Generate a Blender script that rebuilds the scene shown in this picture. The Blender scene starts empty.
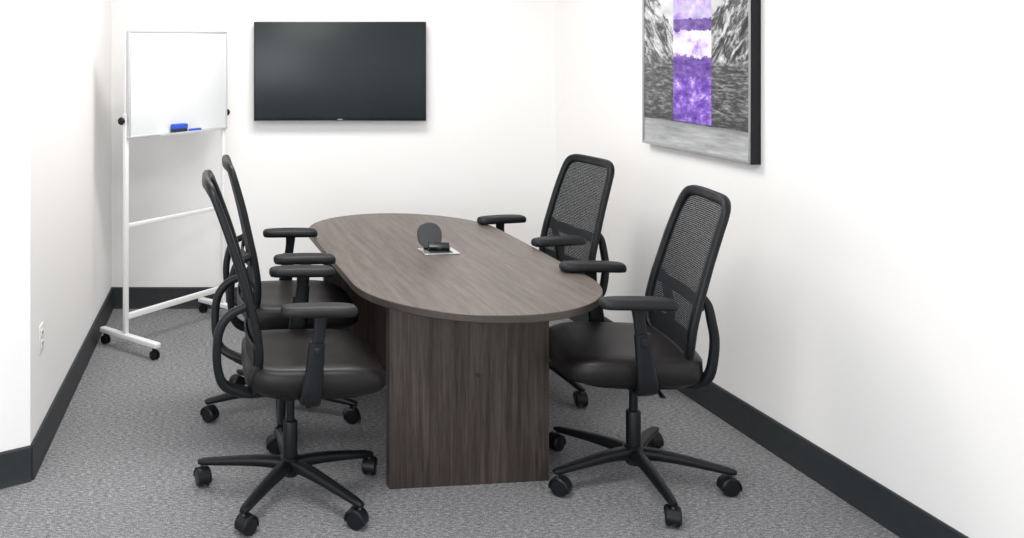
import bpy, bmesh, math
from mathutils import Vector, Matrix
rad=math.radians
S=bpy.context.scene
COL=S.collection

# ------------------------------------------------------------------ helpers
def link(o,parent=None):
    COL.objects.link(o)
    if parent is not None: o.parent=parent
    return o
def empty(name,loc=(0,0,0),rz=0,parent=None):
    e=bpy.data.objects.new(name,None); e.location=loc; e.rotation_euler=(0,0,rz)
    e.empty_display_size=.1
    return link(e,parent)
def finish(me,mat,angle=40):
    me.validate(); me.update()
    if mat: me.materials.append(mat)
    me.shade_smooth(); me.set_sharp_from_angle(angle=rad(angle))
def mobj(name,verts,faces,mat,parent=None,angle=40,loc=(0,0,0),rot=(0,0,0)):
    me=bpy.data.meshes.new(name); me.from_pydata([tuple(v) for v in verts],[],faces)
    bm=bmesh.new(); bm.from_mesh(me); bmesh.ops.recalc_face_normals(bm,faces=bm.faces); bm.to_mesh(me); bm.free()
    finish(me,mat,angle)
    o=bpy.data.objects.new(name,me); o.location=loc; o.rotation_euler=rot
    return link(o,parent)
def rbox(name,size,loc,mat,parent=None,bev=.004,rot=(0,0,0),seg=3):
    bm=bmesh.new(); bmesh.ops.create_cube(bm,size=1)
    for v in bm.verts: v.co=Vector((v.co.x*size[0],v.co.y*size[1],v.co.z*size[2]))
    if bev>0: bmesh.ops.bevel(bm,geom=bm.edges[:],offset=min(bev,min(size)*.49),segments=seg,affect='EDGES',profile=.5)
    me=bpy.data.meshes.new(name); bm.to_mesh(me); bm.free(); finish(me,mat,50)
    o=bpy.data.objects.new(name,me); o.location=loc; o.rotation_euler=rot
    return link(o,parent)
def lathe(name,prof,mat,parent=None,seg=32,loc=(0,0,0),rot=(0,0,0),angle=35):
    vs=[];fs=[]
    for r,z in prof:
        for i in range(seg):
            a=2*math.pi*i/seg; vs.append((r*math.cos(a),r*math.sin(a),z))
    n=len(prof)
    for j in range(n-1):
        for i in range(seg):
            k=(i+1)%seg; fs.append((j*seg+i,j*seg+k,(j+1)*seg+k,(j+1)*seg+i))
    fs.append(tuple(range(seg))[::-1]); fs.append(tuple((n-1)*seg+i for i in range(seg)))
    return mobj(name,vs,fs,mat,parent,angle,loc,rot)
def catmull(P,sub,closed=False):
    n=len(P); out=[]
    rng=n if closed else n-1
    for i in range(rng):
        if closed: p=[P[(i-1)%n],P[i],P[(i+1)%n],P[(i+2)%n]]
        else: p=[P[max(i-1,0)],P[i],P[i+1],P[min(i+2,n-1)]]
        for s in range(sub):
            t=s/sub
            out.append([.5*((2*b)+(-a+c)*t+(2*a-5*b+4*c-d)*t*t+(-a+3*b-3*c+d)*t**3) for a,b,c,d in zip(*p)])
    if not closed: out.append(list(P[-1]))
    return out
def sweep(name,pts,mat,parent=None,ref=(0,0,1),sub=6,nseg=14,closed=False,power=2.6,loc=(0,0,0),rot=(0,0,0)):
    """pts rows: x,y,z,a,b   a = half width sideways, b = half height along ref"""
    Q=catmull([list(p) for p in pts],sub,closed) if sub>1 else [list(p) for p in pts]
    ref=Vector(ref); n=len(Q); vs=[];fs=[]
    for i,q in enumerate(Q):
        c=Vector(q[:3])
        if closed: t=Vector(Q[(i+1)%n][:3])-Vector(Q[i-1][:3])
        else: t=Vector(Q[min(i+1,n-1)][:3])-Vector(Q[max(i-1,0)][:3])
        t.normalize(); s=t.cross(ref)
        if s.length<1e-4: s=Vector((0,1,0))
        s.normalize(); u=s.cross(t).normalized()
        for k in range(nseg):
            a=2*math.pi*k/nseg; ca,sa=math.cos(a),math.sin(a)
            x=math.copysign(abs(ca)**(2/power),ca)*q[3]; y=math.copysign(abs(sa)**(2/power),sa)*q[4]
            vs.append(c+s*x+u*y)
    m=n if closed else n-1
    for j in range(m):
        for k in range(nseg):
            l=(k+1)%nseg; j2=(j+1)%n
            fs.append((j*nseg+k,j*nseg+l,j2*nseg+l,j2*nseg+k))
    if not closed:
        fs.append(tuple(range(nseg))[::-1]); fs.append(tuple((n-1)*nseg+k for k in range(nseg)))
    return mobj(name,vs,fs,mat,parent,50,loc,rot)
def slab(name,outline,prof,mat,parent=None,loc=(0,0,0),rot=(0,0,0),angle=35,dz=None):
    vs=[];fs=[];n=None
    for ins,z in prof:
        o=outline(ins); n=len(o)
        for x,y in o: vs.append((x,y,z+(dz(x,y,z) if dz else 0)))
    for j in range(len(prof)-1):
        for i in range(n):
            k=(i+1)%n; fs.append((j*n+i,j*n+k,(j+1)*n+k,(j+1)*n+i))
    fs.append(tuple(range(n))[::-1]); fs.append(tuple((len(prof)-1)*n+i for i in range(n)))
    return mobj(name,vs,fs,mat,parent,angle,loc,rot)
def superell(hx,hy,p,n=64):
    def f(ins):
        r=[]
        for i in range(n):
            a=2*math.pi*i/n; c,s=math.cos(a),math.sin(a)
            r.append((math.copysign(abs(c)**(2/p),c)*max(hx-ins,.001),math.copysign(abs(s)**(2/p),s)*max(hy-ins,.001)))
        return r
    return f

# ------------------------------------------------------------------ materials
def newmat(name):
    m=bpy.data.materials.new(name); m.use_nodes=True
    nt=m.node_tree; return m,nt,nt.nodes['Principled BSDF']
def nd(nt,t,ins=None,**props):
    n=nt.nodes.new(t)
    for k,v in props.items(): setattr(n,k,v)
    for k,v in (ins or {}).items():
        if isinstance(v,bpy.types.NodeSocket): nt.links.new(v,n.inputs[k])
        else: n.inputs[k].default_value=v
    return n
def ramp(nt,fac,stops,interp='LINEAR'):
    n=nt.nodes.new('ShaderNodeValToRGB'); nt.links.new(fac,n.inputs[0]); n.color_ramp.interpolation=interp
    e=n.color_ramp.elements
    while len(e)<len(stops): e.new(.5)
    for i,(p,c) in enumerate(stops):
        e[i].position=p; e[i].color=(*c,1) if len(c)==3 else c
    return n.outputs[0]
def coord(nt,scale=(1,1,1),kind='Object'):
    tc=nt.nodes.new('ShaderNodeTexCoord')
    return nd(nt,'ShaderNodeMapping',{'Vector':tc.outputs[kind],'Scale':scale}).outputs[0]
def simple(name,c,rough=.5,metal=0,bump=0,bscale=300,var=.0,spec=.5):
    m,nt,b=newmat(name)
    co=coord(nt)
    nz=nd(nt,'ShaderNodeTexNoise',{'Vector':co,'Scale':bscale,'Detail':3.0})
    lo=tuple(x*(1-var) for x in c); hi=tuple(min(1,x*(1+var)) for x in c)
    nt.links.new(ramp(nt,nz.outputs[0],[(.3,lo),(.7,hi)]),b.inputs['Base Color'])
    b.inputs['Roughness'].default_value=rough; b.inputs['Metallic'].default_value=metal
    b.inputs['Specular IOR Level'].default_value=spec
    if bump:
        bp=nd(nt,'ShaderNodeBump',{'Height':nz.outputs[0],'Strength':bump,'Distance':.001})
        nt.links.new(bp.outputs[0],b.inputs['Normal'])
    return m
M_wall=simple('wall_paint',(.89,.882,.873),.75,bump=.1,bscale=180,var=.01,spec=.2)
M_ceil=simple('ceiling_paint',(.9,.9,.89),.9,var=.01,spec=.1)
M_base=simple('baseboard_rubber',(.026,.030,.033),.5,bscale=20,var=.1,spec=.35)
M_blk=simple('black_plastic',(.0062,.0078,.0098),.40,bump=.12,bscale=500,var=.1,spec=.28)
M_blk2=simple('black_plastic_smooth',(.006,.007,.009),.3,var=.1,spec=.4)
M_arm=simple('armrest_urethane',(.0085,.0095,.0115),.5,bump=.1,bscale=400,var=.1,spec=.30)
M_seat=simple('black_leather',(.0095,.0080,.0080),.42,bump=.3,bscale=220,var=.2,spec=.30)
M_white=simple('white_powder_coat',(.82,.82,.82),.35,var=.01)
M_board=simple('whiteboard_enamel',(.79,.81,.82),.18,var=.01)
M_rim=simple('whiteboard_rim',(.60,.62,.63),.35,metal=.3,var=.05)
M_alu=simple('brushed_aluminium',(.72,.73,.74),.3,metal=.9,var=.05)
M_blue=simple('blue_plastic',(.02,.09,.55),.4,var=.05)
M_chrome=simple('steel',(.3,.3,.3),.3,metal=1)
M_out=simple('outlet_plastic',(.83,.83,.82),.35)
M_slot=simple('outlet_slot',(.02,.02,.02),.6)
M_lid=simple('module_lid',(.030,.032,.036),.4)
M_bez=simple('tv_bezel_edge',(.10,.105,.11),.35,metal=.4,var=.05)

def carpet():
    m,nt,b=newmat('carpet_tweed')
    co=coord(nt)
    n1=nd(nt,'ShaderNodeTexNoise',{'Vector':coord(nt,(1,.6,1)),'Scale':230.0,'Detail':3.0,'Roughness':.75})
    n2=nd(nt,'ShaderNodeTexNoise',{'Vector':coord(nt,(.5,1.3,1)),'Scale':105.0,'Detail':2.0})
    n3=nd(nt,'ShaderNodeTexNoise',{'Vector':co,'Scale':2.2,'Detail':2.0})
    a=nd(nt,'ShaderNodeMath',{0:n1.outputs[0],1:.6},operation='MULTIPLY')
    a=nd(nt,'ShaderNodeMath',{0:n2.outputs[0],1:.4,2:a.outputs[0]},operation='MULTIPLY_ADD')
    c=ramp(nt,a.outputs[0],[(.36,(.075,.077,.082)),(.46,(.185,.187,.195)),(.54,(.272,.272,.280)),(.64,(.50,.497,.502))])
    t=ramp(nt,n3.outputs[0],[(.3,(.95,.95,.96)),(.7,(1,1,1))])
    mx=nd(nt,'ShaderNodeMix',{0:1.0,6:c,7:t},data_type='RGBA',blend_type='MULTIPLY')
    nt.links.new(mx.outputs[2],b.inputs['Base Color'])
    b.inputs['Roughness'].default_value=.95; b.inputs['Specular IOR Level'].default_value=.1
    bp=nd(nt,'ShaderNodeBump',{'Height':a.outputs[0],'Strength':.45,'Distance':.005}); nt.links.new(bp.outputs[0],b.inputs['Normal'])
    return m
M_carpet=carpet()
def wood(name,scale,dark,mid,light,rough,spec=.5):
    m,nt,b=newmat(name)
    n0=nd(nt,'ShaderNodeTexNoise',{'Vector':coord(nt,tuple(s*.25 for s in scale)),'Scale':1.0,'Detail':2.0})
    n1=nd(nt,'ShaderNodeTexNoise',{'Vector':coord(nt,scale),'Scale':1.0,'Detail':5.0,'Roughness':.65,'Distortion':.3})
    n2=nd(nt,'ShaderNodeTexNoise',{'Vector':coord(nt,tuple(s*5 for s in scale)),'Scale':1.0,'Detail':3.0})
    a=nd(nt,'ShaderNodeMath',{0:n1.outputs[0],1:.55},operation='MULTIPLY')
    a2=nd(nt,'ShaderNodeMath',{0:n2.outputs[0],1:.30,2:a.outputs[0]},operation='MULTIPLY_ADD')
    a3=nd(nt,'ShaderNodeMath',{0:n0.outputs[0],1:.15,2:a2.outputs[0]},operation='MULTIPLY_ADD')
    c=ramp(nt,a3.outputs[0],[(.40,dark),(.5,mid),(.60,light)])
    nt.links.new(c,b.inputs['Base Color']); b.inputs['Roughness'].default_value=rough; b.inputs['Specular IOR Level'].default_value=spec
    bp=nd(nt,'ShaderNodeBump',{'Height':a3.outputs[0],'Strength':.08,'Distance':.002}); nt.links.new(bp.outputs[0],b.inputs['Normal'])
    return m
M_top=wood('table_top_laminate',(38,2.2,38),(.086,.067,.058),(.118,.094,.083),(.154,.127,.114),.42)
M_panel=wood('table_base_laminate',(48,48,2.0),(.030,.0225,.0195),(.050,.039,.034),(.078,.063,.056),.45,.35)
M_edge=simple('table_edge_band',(.052,.042,.037),.35,var=.1,bscale=60)

def meshmat():
    m,nt,b=newmat('chair_mesh_fabric')
    b.inputs['Base Color'].default_value=(.011,.014,.017,1); b.inputs['Roughness'].default_value=.6; b.inputs['Specular IOR Level'].default_value=.3
    tc=nt.nodes.new('ShaderNodeTexCoord'); sp=nd(nt,'ShaderNodeSeparateXYZ',{0:tc.outputs['UV']})
    def hole(s,per,w):
        d=nd(nt,'ShaderNodeMath',{0:s,1:per},operation='DIVIDE'); f=nd(nt,'ShaderNodeMath',{0:d.outputs[0]},operation='FRACT')
        return nd(nt,'ShaderNodeMath',{0:f.outputs[0],1:w},operation='LESS_THAN').outputs[0]
    h=nd(nt,'ShaderNodeMath',{0:hole(sp.outputs[0],.0048,.30),1:hole(sp.outputs[1],.0072,.32)},operation='MULTIPLY')
    tr=nt.nodes.new('ShaderNodeBsdfTransparent')
    mx=nd(nt,'ShaderNodeMixShader',{0:h.outputs[0],1:b.outputs[0],2:tr.outputs[0]})
    nt.links.new(mx.outputs[0],nt.nodes['Material Output'].inputs['Surface'])
    return m
M_mesh=meshmat()

def screenmat():
    m,nt,b=newmat('tv_screen_glass')
    nz=nd(nt,'ShaderNodeTexNoise',{'Vector':coord(nt),'Scale':1.0,'Detail':0.0})
    nt.links.new(ramp(nt,nz.outputs[0],[(.3,(.014,.020,.022)),(.7,(.018,.025,.028))]),b.inputs['Base Color'])
    b.inputs['Roughness'].default_value=.28; b.inputs['Specular IOR Level'].default_value=.30
    return m
M_screen=screenmat()

def artmat():
    m,nt,b=newmat('art_print')
    tc=nt.nodes.new('ShaderNodeTexCoord'); uv=tc.outputs['UV']   # u,v in metres
    sp=nd(nt,'ShaderNodeSeparateXYZ',{0:uv}); u,v=sp.outputs[0],sp.outputs[1]
    def math_(op,a,b_=0.0,c=0.0): return nd(nt,'ShaderNodeMath',{0:a,1:b_,2:c},operation=op).outputs[0]
    def mix(f,a,b_,bt='MIX'): return nd(nt,'ShaderNodeMix',{0:f,6:a,7:b_},data_type='RGBA',blend_type=bt).outputs[2]
    def noise(sc,s,d=5.0,r=.65,dist=0.0,rot=0.0):
        mp=nd(nt,'ShaderNodeMapping',{'Vector':uv,'Rotation':(0,0,rot)}).outputs[0]
        mp=nd(nt,'ShaderNodeMapping',{'Vector':mp,'Scale':sc}).outputs[0]
        return nd(nt,'ShaderNodeTexNoise',{'Vector':mp,'Scale':s,'Detail':d,'Roughness':r,'Distortion':dist}).outputs[0]
    water=ramp(nt,noise((1,9,1),4.0),[(.3,(.26,.27,.28)),(.55,(.46,.47,.48)),(.75,(.66,.67,.68))])
    field=ramp(nt,noise((1,4.5,1),14.0,9.0,.78),[(.38,(.028,.030,.033)),(.5,(.10,.103,.108)),(.62,(.42,.425,.43))])
    cx=.46
    du=math_('SUBTRACT',u,cx)
    rightside=math_('LESS_THAN',u,cx)
    # snow-streaked slopes descending into the valley
    stR=ramp(nt,noise((3.5,9,1),2.4,10.0,.8,.5,rad(48)),[(.42,(.025,.027,.03)),(.49,(.10,.105,.11)),(.54,(.50,.505,.51)),(.64,(.92,.92,.93))])
    stL=ramp(nt,noise((3.5,9,1),2.4,10.0,.8,.5,rad(-42)),[(.42,(.04,.042,.045)),(.48,(.15,.155,.16)),(.53,(.55,.555,.56)),(.62,(.92,.92,.93))])
    rock=mix(rightside,stL,stR)
    sky=ramp(nt,noise((1,2.5,1),4.0,3.0,.5),[(.3,(.42,.43,.44)),(.7,(.85,.86,.87))])
    slope=math_('MULTIPLY_ADD',math_('ABSOLUTE',du),1.15,.42)
    slope=math_('MULTIPLY_ADD',noise((1,1,1),7.0,6.0),.20,math_('SUBTRACT',slope,.10))
    mount=mix(math_('GREATER_THAN',v,slope),rock,sky)
    ridge=math_('MULTIPLY_ADD',noise((1,0,1),3.0,4.0),.14,.36)
    fo=nd(nt,'ShaderNodeMapRange',{0:math_('SUBTRACT',v,ridge),1:-.02,2:.02}).outputs[0]
    c=mix(fo,field,mount)
    sh=math_('MULTIPLY_ADD',noise((1,0,1),8.0,3.0),.02,.125)
    c=mix(math_('LESS_THAN',v,sh),c,water)
    dark=ramp(nt,v,[(.0,(1,1,1)),(.11,(.85,.85,.85)),(.145,(.35,.35,.36)),(.2,(.85,.85,.85)),(1,(1,1,1))])
    c=mix(1.0,c,dark,'MULTIPLY')
    pn=noise((1,1.6,1),13.0,6.0,.72)
    purple=ramp(nt,pn,[(.34,(.06,.02,.22)),(.47,(.17,.075,.48)),(.57,(.36,.21,.70)),(.68,(.78,.68,.92))])
    lav=ramp(nt,noise((1,1.4,1),8.0),[(.35,(.38,.22,.70)),(.48,(.78,.68,.90)),(.62,(.95,.93,.98))])
    dkp=ramp(nt,noise((1,5,1),9.0),[(.35,(.015,.01,.04)),(.6,(.16,.08,.36))])
    col=purple
    col=mix(math_('GREATER_THAN',v,math_('MULTIPLY_ADD',pn,.10,.30)),col,mix(.55,purple,dkp))
    col=mix(math_('GREATER_THAN',v,math_('MULTIPLY_ADD',pn,.10,.40)),col,lav)
    col=mix(math_('GREATER_THAN',v,math_('MULTIPLY_ADD',pn,.06,.545)),col,mix(.75,purple,dkp))
    col=mix(math_('GREATER_THAN',v,math_('MULTIPLY_ADD',pn,.08,.59)),col,mix(.5,purple,lav))
    ins=math_('MULTIPLY',math_('GREATER_THAN',u,.285),math_('LESS_THAN',u,.595))
    ins=math_('MULTIPLY',ins,math_('GREATER_THAN',v,.140))
    c=mix(ins,c,col)
    nt.links.new(c,b.inputs['Base Color']); b.inputs['Roughness'].default_value=.3
    return m
M_art=artmat()
M_frame=simple('silver_frame',(.42,.42,.43),.35,metal=.6,var=.1)
M_frameside=simple('frame_side_black',(.008,.008,.010),.5,spec=.3)

# ------------------------------------------------------------------ room
CEIL=2.75; BACK=5.94; BB=.135
def wall(name,p0,p1,z0=0,z1=CEIL,t=.1,mat=None):
    a=Vector((*p0,0)); b=Vector((*p1,0)); d=(b-a).normalized(); n=Vector((-d.y,d.x,0))
    vs=[]
    for z in (z0,z1):
        for p in (a,b,b+n*t,a+n*t): vs.append((p.x,p.y,z))
    fs=[(0,1,2,3),(4,5,6,7),(0,1,5,4),(1,2,6,5),(2,3,7,6),(3,0,4,7)]
    return mobj(name,vs,fs,mat or M_wall)
def baseboard(name,p0,p1):
    a=Vector((*p0,0)); b=Vector((*p1,0)); d=(b-a).normalized(); n=Vector((d.y,-d.x,0))
    prof=[(0,0),(.016,0),(.013,.012),(.011,.025),(.011,BB-.006),(.008,BB-.001),(0,BB)]
    vs=[]
    for p in (a,b):
        for o,z in prof: vs.append((p.x+n.x*o,p.y+n.y*o,z))
    m=len(prof); fs=[(i,(i+1)%m,m+(i+1)%m,m+i) for i in range(m)]+[tuple(range(m)),tuple(range(m,2*m))]
    return mobj(name,vs,fs,M_base,angle=30)
LB=(-.885,BACK); LF=(-.853,3.61); LO=(-2.75,2.46)
RB=(1.955,BACK); RF=(2.77,-1.8)
wall('wall_back',LB,RB); wall('wall_right',RB,RF)
wall('wall_left',LF,LB); wall('wall_left_front',LO,LF)
baseboard('baseboard_back',LB,RB); baseboard('baseboard_right',RB,RF)
baseboard('baseboard_left',LF,LB); baseboard('baseboard_left_front',LO,LF)
mobj('floor',[(-3.2,-2,0),(3.0,-2,0),(3.0,6.1,0),(-3.2,6.1,0),(-3.2,-2,-.1),(3.0,-2,-.1),(3.0,6.1,-.1),(-3.2,6.1,-.1)],
     [(0,1,2,3),(7,6,5,4),(0,4,5,1),(1,5,6,2),(2,6,7,3),(3,7,4,0)],M_carpet)
mobj('ceiling',[(-3.2,-2,CEIL),(3.0,-2,CEIL),(3.0,6.1,CEIL),(-3.2,6.1,CEIL),(-3.2,-2,CEIL+.1),(3.0,-2,CEIL+.1),(3.0,6.1,CEIL+.1),(-3.2,6.1,CEIL+.1)],
     [(3,2,1,0),(4,5,6,7),(0,1,5,4),(1,2,6,5),(2,3,7,6),(3,0,4,7)],M_ceil)

# ------------------------------------------------------------------ television
tv=empty('wall_mounted_television',(.568,BACK,1.514))
rbox('mount',(.5,.03,.35),(0,-.016,0),M_blk,tv)
rbox('body',(1.086,.04,.628),(0,-.05,0),M_blk2,tv,bev=.006)
rbox('screen',(1.066,.004,.600),(0,-.0715,.005),M_screen,tv,bev=.001)
rbox('lower_trim',(1.084,.006,.005),(0,-.071,-.311),M_bez,tv,bev=.002)
for s in (-1,1): rbox('side_trim',(.003,.010,.626),(s*.5425,-.066,0),M_bez,tv,bev=.001)
rbox('logo',(.03,.002,.005),(0,-.0735,-.302),M_frame,tv,bev=.0005)

# ------------------------------------------------------------------ framed art
d=Vector((RB[0]-RF[0],RB[1]-RF[1])).normalized()
def onwall(Y): 
    t=(Y-RF[1])/(RB[1]-RF[1]); return (RF[0]+t*(RB[0]-RF[0]),Y)
ax,ay=onwall(3.945)
art=empty('framed_art_print',(ax,ay,1.18),math.atan2(d.y,d.x))
W,Hh,T=.875,1.25,.046
bw=.014
rbox('backing',(W-.01,T-.012,Hh-.01),(W/2,(T-.012)/2+.001,Hh/2),M_frameside,art,bev=.001)
for nm,sz,lc in (('frame_bottom',(W,.012,bw),(W/2,T-.006,bw/2)),('frame_top',(W,.012,bw),(W/2,T-.006,Hh-bw/2)),
              ('frame_near',(bw,.012,Hh),(bw/2,T-.006,Hh/2)),('frame_far',(bw,.012,Hh),(W-bw/2,T-.006,Hh/2))):
    rbox(nm,sz,lc,M_frame,art,bev=.002)
rbox('frame_side',(.004,T-.001,Hh),(-.002,(T-.001)/2,Hh/2),M_frameside,art,bev=.0005)
me=bpy.data.meshes.new('print'); me.from_pydata([(bw,0,bw),(W-bw,0,bw),(W-bw,0,Hh-bw),(bw,0,Hh-bw)],[],[(3,2,1,0)])
uvl=me.uv_layers.new(name='UVMap')
for l in me.loops:
    c=me.vertices[l.vertex_index].co; uvl.data[l.index].uv=(c.x,c.z)
me.materials.append(M_art); o=bpy.data.objects.new('print',me); o.location=(0,T-.006,0); link(o,art)

# ------------------------------------------------------------------ outlet
wl=Vector((LB[0]-LF[0],LB[1]-LF[1])).normalized(); tt=(3.80-LF[1])/wl.y
ol=empty('wall_outlet',(LF[0]+wl.x*tt,3.80,.49),math.atan2(wl.y,wl.x))
rbox('plate',(.072,.006,.116),(0,-.003,0),M_out,ol,bev=.003)
for s in (-1,1):
    rbox('socket',(.034,.003,.03),(0,-.007,s*.022),M_out,ol,bev=.0015)
    for q in (-1,1): rbox('slot',(.003,.002,.01),(q*.007,-.0085,s*.022+.003),M_slot,ol,bev=0)

# ------------------------------------------------------------------ conference table
tb=empty('conference_table',(.842,4.235,0),rad(6.5))
TL,TW=1.955,.985
def stadium(ins,n=40):
    R=TW/2-ins; h=TL/2-TW/2; r=[]
    for i in range(n+1):
        a=math.pi*i/n; r.append((R*math.cos(a),h+R*math.sin(a)))
    for i in range(n+1):
        a=math.pi+math.pi*i/n; r.append((R*math.cos(a),-h+R*math.sin(a)))
    return r
slab('top',stadium,[(.004,.712),(0,.715),(0,.7385),(.0015,.7405)],M_edge,tb,angle=30)
slab('top_surface',stadium,[(.0018,.7400),(.0022,.7412)],M_top,tb,angle=30)
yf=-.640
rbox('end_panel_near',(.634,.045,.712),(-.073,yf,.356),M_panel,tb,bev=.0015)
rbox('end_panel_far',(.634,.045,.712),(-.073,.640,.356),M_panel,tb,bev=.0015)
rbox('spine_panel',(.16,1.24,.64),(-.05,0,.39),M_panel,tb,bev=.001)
lathe('cam_cover',[(.009,0),(.009,.003),(.006,.004)],M_slot,tb,16,(-.04,yf-.0225,.42),(rad(90),0,0))
# power module in the middle of the top
pm=empty('tabletop_power_module',(.862,4.25,.7425),rad(6.5))
rbox('bezel',(.165,.125,.004),(0,0,.002),M_alu,pm,bev=.0018)
rbox('well',(.105,.07,.003),(0,-.010,.0045),M_slot,pm,bev=.001)
rbox('receptacle_block',(.095,.040,.022),(0,-.004,.024),M_blk2,pm,bev=.004,rot=(rad(25),0,rad(-14)))
for q in (-.03,0,.03): rbox('socket',(.018,.003,.013),(q-.003,-.0235-q*.25,.018),M_lid if q==0 else M_blk,pm,bev=.001,rot=(rad(25),0,rad(-14)))
slab('lid',superell(.056,.058,2.4,40),[(.003,0),(0,.003),(0,.011),(.003,.014)],M_lid,pm,loc=(-.032,.040,.066),rot=(rad(72),0,rad(-8)))
rbox('hinge',(.06,.012,.012),(-.03,.036,.009),M_blk,pm,bev=.003)

# ------------------------------------------------------------------ mobile whiteboard
wb=empty('mobile_whiteboard',(0,0,0))
A=Vector((-.685,5.13,0)); B=Vector((-.165,5.735,0)); bd=(B-A).normalized(); bn=Vector((bd.y,-bd.x,0)); L=(B-A).length
wb.location=A; wb.rotation_euler=(0,0,math.atan2(bd.y,bd.x))
for x,nm in ((0,'near'),(L,'far')):
    fo=-.030
    rbox('post_'+nm,(.026,.026,1.23),(x,0,.69),M_white,wb,bev=.005)
    rbox('post_upper_'+nm,(.020,.020,.50),(x,0,1.51),M_white,wb,bev=.004)
    rbox('foot_'+nm,(.04,.46,.028),(x,fo,.078),M_white,wb,bev=.006)
    for s in (-1,1):
        yy=s*.20+fo
        lathe('caster_stem',[(.006,.04),(.006,.07)],M_chrome,wb,12,(x,yy,0))
        for q in (-.012,.012):
            lathe('caster_wheel',[(.014,-.006),(.024,-.005),(.025,0),(.024,.005),(.014,.006)],M_blk,wb,20,(x+q,yy,.025),(0,rad(90),0))
        rbox('caster_fork',(.014,.03,.03),(x,yy,.045),M_blk,wb,bev=.005)
    sgn=-1 if x==0 else 1
    lathe('knob_'+nm,[(.008,0),(.008,.012),(.020,.014),(.022,.022),(.018,.030),(.008,.033)],M_blk,wb,20,(x+sgn*.013,0,1.265),(0,rad(90*sgn),0))
rbox('cross_bar_upper',(L,.018,.022),(L/2,0,.685),M_white,wb,bev=.004)
rbox('cross_bar_lower',(L,.022,.032),(L/2,0,.185),M_white,wb,bev=.004)
bz0,bz1=1.168,1.765; by=-.022
rbox('board_panel',(L-.02,.012,bz1-bz0-.02),(L/2,by,(bz0+bz1)/2),M_board,wb,bev=.001)
for nm,sz,lc in (('rim_bottom',(L+.01,.02,.013),(L/2,by,bz0+.0065)),('rim_top',(L+.01,.02,.013),(L/2,by,bz1-.0065)),
                 ('rim_near',(.015,.02,bz1-bz0),(.003,by,(bz0+bz1)/2)),('rim_far',(.015,.02,bz1-bz0),(L-.003,by,(bz0+bz1)/2))):
    rbox(nm,sz,lc,M_rim,wb,bev=.004)
rbox('pen_tray',(.42,.055,.006),(.43,by-.036,bz0+.004),M_rim,wb,bev=.002)
rbox('pen_tray_lip',(.42,.004,.014),(.43,by-.062,bz0+.009),M_rim,wb,bev=.001)
er=empty('whiteboard_eraser',wb.location+Vector((bd.x*.36,bd.y*.36,bz0+.0085))+bn*(-by+.034),wb.rotation_euler.z)
rbox('handle',(.105,.042,.030),(0,0,.037),M_blue,er,bev=.006)
rbox('felt',(.10,.04,.022),(0,0,.012),M_slot,er,bev=.003)
mk=empty('whiteboard_marker',wb.location+Vector((bd.x*.49,bd.y*.49,bz0+.0175))+bn*(-by+.034),wb.rotation_euler.z)
lathe('barrel',[(.006,-.05),(.0085,-.045),(.0085,.045),(.006,.05)],M_blue,mk,16,(0,0,0),(0,rad(90),0))

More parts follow.
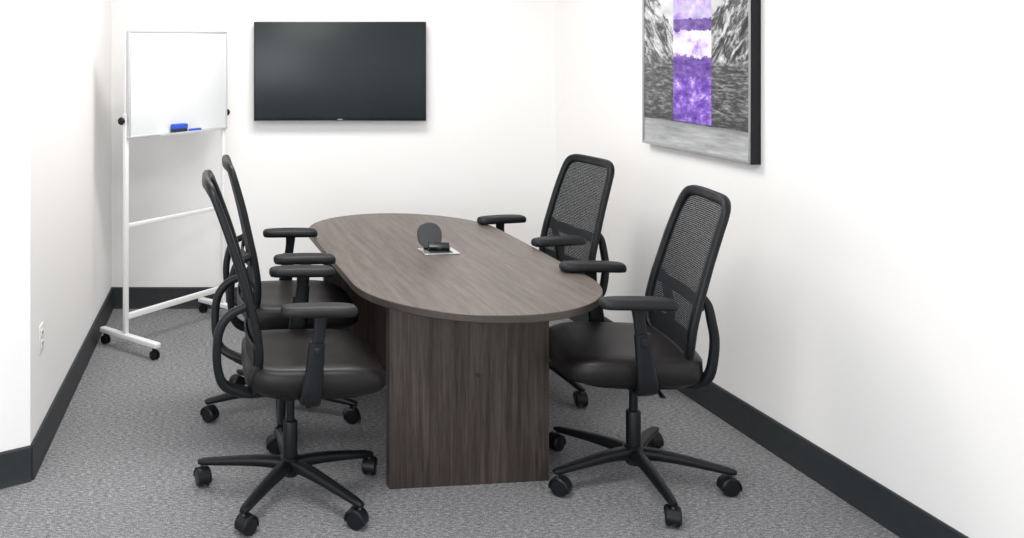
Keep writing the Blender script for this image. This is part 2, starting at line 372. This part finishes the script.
# ------------------------------------------------------------------ office chair
NP=8.0
def make_chair(loc,rz,base_rz,ZT=1.165,pad_dz=0.0,lean=0.0,lo=0.0,seat_dx=0.0):
    ZB=.535
    XP=[(.42,-.135),(.50,-.142),(.58,-.146),(.66,-.155),(.76,-.178),(.88,-.212),(1.0,-.250),(1.10,-.285),(1.20,-.322)]
    def xprof(z):
        for (z0,x0),(z1,x1) in zip(XP,XP[1:]):
            if z<=z1:
                t=(z-z0)/(z1-z0); return x0+(x1-x0)*t
        return XP[-1][1]
    def xs(z): return (xprof(z-.03)+xprof(z)*2+xprof(z+.03))/4-lean*(z-.5)
    def hw(v): return .222+.006*math.sin(math.pi*min(v*1.2,1))-.024*v
    def bx(y,z): return xs(z)+.024*(y/.22)**2-.005
    ch=empty('office_chair',(*loc,0),rz)
    sb=empty('star_base',(0,0,0),base_rz-rz,ch)
    lathe('hub',[(.030,.075),(.040,.085),(.043,.125),(.034,.140),(.030,.142)],M_blk,sb,32)
    for i in range(5):
        a=2*math.pi*i/5; c,s=math.cos(a),math.sin(a)
        rows=[(r*c,r*s,z,w,h) for r,z,w,h in ((.02,.112,.027,.024),(.09,.114,.025,.021),(.18,.107,.022,.018),(.28,.095,.019,.0145),(.335,.088,.017,.012),(.358,.085,.011,.008))]
        sweep('leg_%d'%(i+1),rows,M_blk,sb,sub=4)
        cx,cy=.345*c,.345*s; ca=a+rad(50+i*37)
        cs=empty('caster_%d'%(i+1),(cx,cy,0),ca,sb)
        lathe('stem',[(.006,.045),(.006,.082)],M_chrome,cs,12)
        for q in (-1,1):
            lathe('wheel',[(.012,-.010),(.028,-.009),(.032,-.005),(.033,0),(.032,.005),(.028,.009),(.012,.010)],M_blk2,cs,28,(.012,q*.0155,.033),(rad(90),0,0))
        pts=[(.012+.038*math.cos(t),0,.033+.038*math.sin(t)) for t in [rad(x) for x in range(-15,196,15)]]
        vs=[];fs=[]
        for p in pts:
            t=Vector((p[0]-.012,0,p[2]-.033)).normalized()
            for yy,rr in ((-.027,-.006),(-.022,.0),(.022,.0),(.027,-.006),(.022,-.004),(-.022,-.004)):
                vs.append((p[0]+t.x*rr,yy,p[2]+t.z*rr))
        for j in range(len(pts)-1):
            for k in range(6): l=(k+1)%6; fs.append((j*6+k,j*6+l,j*6+6+l,j*6+6+k))
        fs.append(tuple(range(6))); fs.append(tuple(range(len(vs)-6,len(vs))))
        mobj('hood',vs,fs,M_blk,cs)
        rbox('axle_block',(.03,.010,.03),(.008,0,.040),M_blk,cs,bev=.004)
    lathe('gas_lift',[(.026,.07),(.027,.14),(.0275,.27),(.025,.275),(.016,.277),(.0155,.43)],M_blk,ch,28)
    lathe('lift_cover',[(.030,.36),(.034,.37),(.037,.43)],M_blk,ch,28)
    rbox('tilt_mechanism',(.26,.17,.060),(.0,0,.430),M_blk,ch,bev=.016)
    rbox('mechanism_front',(.12,.10,.035),(.15,0,.443),M_blk,ch,bev=.012)
    sweep('height_lever',[(.03,-.06,.435,.005,.004),(.03,-.16,.43,.005,.004),(.035,-.21,.425,.005,.004),(.04,-.25,.42,.010,.004)],M_blk,ch)
    sweep('tilt_lever',[(.0,.06,.435,.005,.004),(-.02,.16,.43,.005,.004),(-.02,.25,.42,.010,.004)],M_blk,ch)
    rbox('tension_knob',(.05,.035,.035),(.10,-.05,.405),M_blk,ch,bev=.014)
    def dz(x,y,z):
        f=max(0,(x-.08)/.17)
        return -.022*f*f*(1 if z>.47 else .2) + (.010*(abs(y)/.25)**3 if z>.5 else 0)+(.012*max(0,(-x-.12)/.12)**2 if z>.5 else 0)
    so=superell(.260,.254,4.6,80)
    slab('seat_cushion',so,[(.050,.446),(.022,.450),(.006,.464),(0,.490),(.002,.516),(.012,.533),(.030,.541),(.07,.544),(.12,.542),(.18,.540),(.225,.539)],M_seat,ch,loc=(.078+seat_dx,0,0),dz=dz,angle=60)
    slab('seat_pan',superell(.225,.230,4,56),[(.05,.428),(.01,.436),(.0,.448),(.0,.455)],M_blk,ch,loc=(.072+seat_dx,0,0),angle=60)
    # back frame
    P=[]; n=400
    for i in range(n):
        t=2*math.pi*i/n+.003; c,s=math.cos(t),math.sin(t)
        v=.5+.5*math.copysign(abs(s)**(2/NP),s); y=hw(v)*math.copysign(abs(c)**(2/NP),c); z=ZB+(ZT-ZB)*v
        P.append(Vector((bx(y,z),y,z)))
    tot=[0]
    for i in range(n): tot.append(tot[-1]+(P[(i+1)%n]-P[i]).length)
    K=110; res=[]; i=0
    for k in range(K):
        dd=tot[-1]*k/K
        while tot[i+1]<dd: i+=1
        f=(dd-tot[i])/max(tot[i+1]-tot[i],1e-9); p=P[i].lerp(P[(i+1)%n],f)
        top=min(max(0,(p.z-(ZT-.08))/.06),1)
        res.append((p.x,p.y,p.z,.0170+.004*top,.0145))
    sweep('back_frame',res,M_blk,ch,ref=(1,0,0),sub=2,closed=True,nseg=12,power=3.2)
    def panel(name,v0,v1,off,mat,NR=40,NC=18,uvs=False):
        vs=[];fs=[];uv=[]
        for j in range(NR+1):
            a0=math.acos(max(-1,min(1,-(2*v0-1)*.9999))) ; a1=math.acos(max(-1,min(1,-(2*v1-1)*.9999)))
            w=-math.cos(a0+(a1-a0)*j/NR)*.994; v=.5+.5*w; h=hw(v)*(1-abs(w)**NP)**(1/NP); z=ZB+(ZT-ZB)*v
            for i in range(NC+1):
                y=h*(2*i/NC-1); vs.append((bx(y,z)+off,y,z)); uv.append((y+1,z))
        for j in range(NR):
            for i in range(NC):
                a=j*(NC+1)+i; fs.append((a,a+1,a+NC+2,a+NC+1))
        mp=mobj(name,vs,fs,mat,ch,angle=80)
        if uvs:
            ul=mp.data.uv_layers.new(name='UVMap')
            for l in mp.data.loops: ul.data[l.index].uv=uv[l.vertex_index]
        return mp
    panel('back_mesh',0,1,-.002,M_mesh,uvs=True)
    lp=panel('lower_back_panel',0,.14,-.012,M_blk,NR=10)
    sm=lp.modifiers.new('solid','SOLIDIFY'); sm.thickness=.010; sm.offset=0
    sweep('lumbar_support',[(bx(y,.735)-.018,y,.735+.012*(abs(y)/.2)**2,.026,.006) for y in (-.215,-.15,-.07,0,.07,.15,.215)],M_blk,ch,ref=(1,0,0),sub=4)
    # rear support brackets hugging the lower back
    for s in (-1,1):
        y=s*.212; nm='left' if s>0 else 'right'
        sweep('back_support_'+nm,[
            (bx(y,.77)-.004,y,.780,.012,.013),(bx(y,.76)-.020,y,.764,.014,.014),(-.222+lo*.6,y,.738,.015,.015),(-.250+lo,y,.69,.015,.016),
            (-.262+lo,y*.99,.62,.016,.016),(-.258+lo,y*.97,.54,.017,.016),(-.236+lo*.8,y*.93,.482,.018,.017),(-.17,y*.8,.446,.020,.017),(-.08,y*.5,.430,.020,.015)],
            M_blk,ch,ref=(1,0,0.02),sub=6,power=3.2)
        sweep('seat_link_'+nm,[(bx(y,.56),y*.97,.555,.015,.013),(-.150,y*.93,.50,.015,.013),(-.14,y*.85,.452,.015,.013)],M_blk,ch,ref=(1,0,.1))
    # T arms
    pz=pad_dz
    for s in (-1,1):
        nm='left' if s>0 else 'right'
        sweep('arm_bracket_'+nm,[(.04,s*.10,.436,.042,.010),(.04,s*.20,.436,.038,.010),(.042,s*.264,.442,.037,.012),(.045,s*.287,.475,.036,.014),(.053,s*.290,.53,.033,.015),(.060,s*.290,.60,.030,.015),(.066,s*.290,.66,.028,.014)],
              M_blk,ch,ref=(0,s,-.02) ,sub=6,power=3.4)
        sweep('arm_post_'+nm,[(.060,s*.289,.60,.022,.010),(.074,s*.288,.70,.021,.010),(.078,s*.286,.760+pz,.026,.012)],M_blk,ch,ref=(0,s,0),power=3.4)
        rbox('arm_button_'+nm,(.02,.006,.03),(.064,s*.305,.63),M_blk2,ch,bev=.002)
        pad=superell(.134,.046,3.8,48)
        slab('arm_pad_'+nm,pad,[(.012,.7515+pz),(.004,.754+pz),(0,.763+pz),(.001,.776+pz),(.006,.783+pz),(.014,.786+pz),(.03,.787+pz)],M_arm,ch,loc=(.074,s*.275,0),angle=60,
             dz=lambda x,y,z:-.004*max(0,x/.13)**2-.003*max(0,-x/.13)**2)
    return ch
make_chair((.152,3.505),rad(3),rad(24),ZT=1.184,lo=-.018)
make_chair((.142,4.27),rad(4),rad(52),ZT=1.150,lean=-.080,lo=.02)
make_chair((1.484,3.600),rad(176),rad(53.5),ZT=1.110,pad_dz=-.004,lo=.045,seat_dx=-.020)
make_chair((1.463,4.66),rad(193),rad(67),ZT=1.097,pad_dz=-.004,lo=.045)

# ------------------------------------------------------------------ lights
def added_ceil_light(x,y,sx,sy,e):
    p=empty('added_ceiling_light',(x,y,CEIL))  # unseen ceiling fixture with area lamp, added to light the room
    rbox('trim',(sx+.04,sy+.04,.012),(0,0,-.006),M_white,p,bev=.002)
    l=bpy.data.lights.new('added_lamp','AREA'); l.shape='RECTANGLE'; l.size=sx; l.size_y=sy; l.energy=e; l.color=(1,.975,.945)
    o=bpy.data.objects.new('added_lamp',l); o.location=(0,0,-.02); link(o,p)
added_ceil_light(.4,4.55,1.2,.6,44)
added_ceil_light(.2,2.2,1.2,.6,46)
l=bpy.data.lights.new('soft_key_light','AREA'); l.shape='RECTANGLE'; l.size=2.6; l.size_y=2.0; l.energy=74; l.color=(.94,.97,1)  # large unseen area lamp added as cool soft key from behind left
o=bpy.data.objects.new('soft_key_light',l); o.location=(-1.3,-1.2,1.7); link(o)
o.rotation_euler=(Vector((.6,4.6,1.0))-Vector(o.location)).to_track_quat('-Z','Y').to_euler()
w=bpy.data.worlds.new('World'); S.world=w; w.use_nodes=True
w.node_tree.nodes['Background'].inputs[0].default_value=(.95,.975,1,1); w.node_tree.nodes['Background'].inputs[1].default_value=1.4

# ------------------------------------------------------------------ camera
cam=bpy.data.cameras.new('camera'); co=bpy.data.objects.new('camera',cam); link(co)
co.location=(0,0,1.7); co.rotation_euler=(rad(90),0,0)
cam.sensor_width=36; cam.lens=930/1024*36; cam.shift_x=(512-250)/1024; cam.shift_y=-(269-42)/1024
cam.clip_start=.05
S.camera=co
S.view_settings.view_transform='Standard'; S.view_settings.look='None'; S.view_settings.exposure=0; S.view_settings.gamma=1
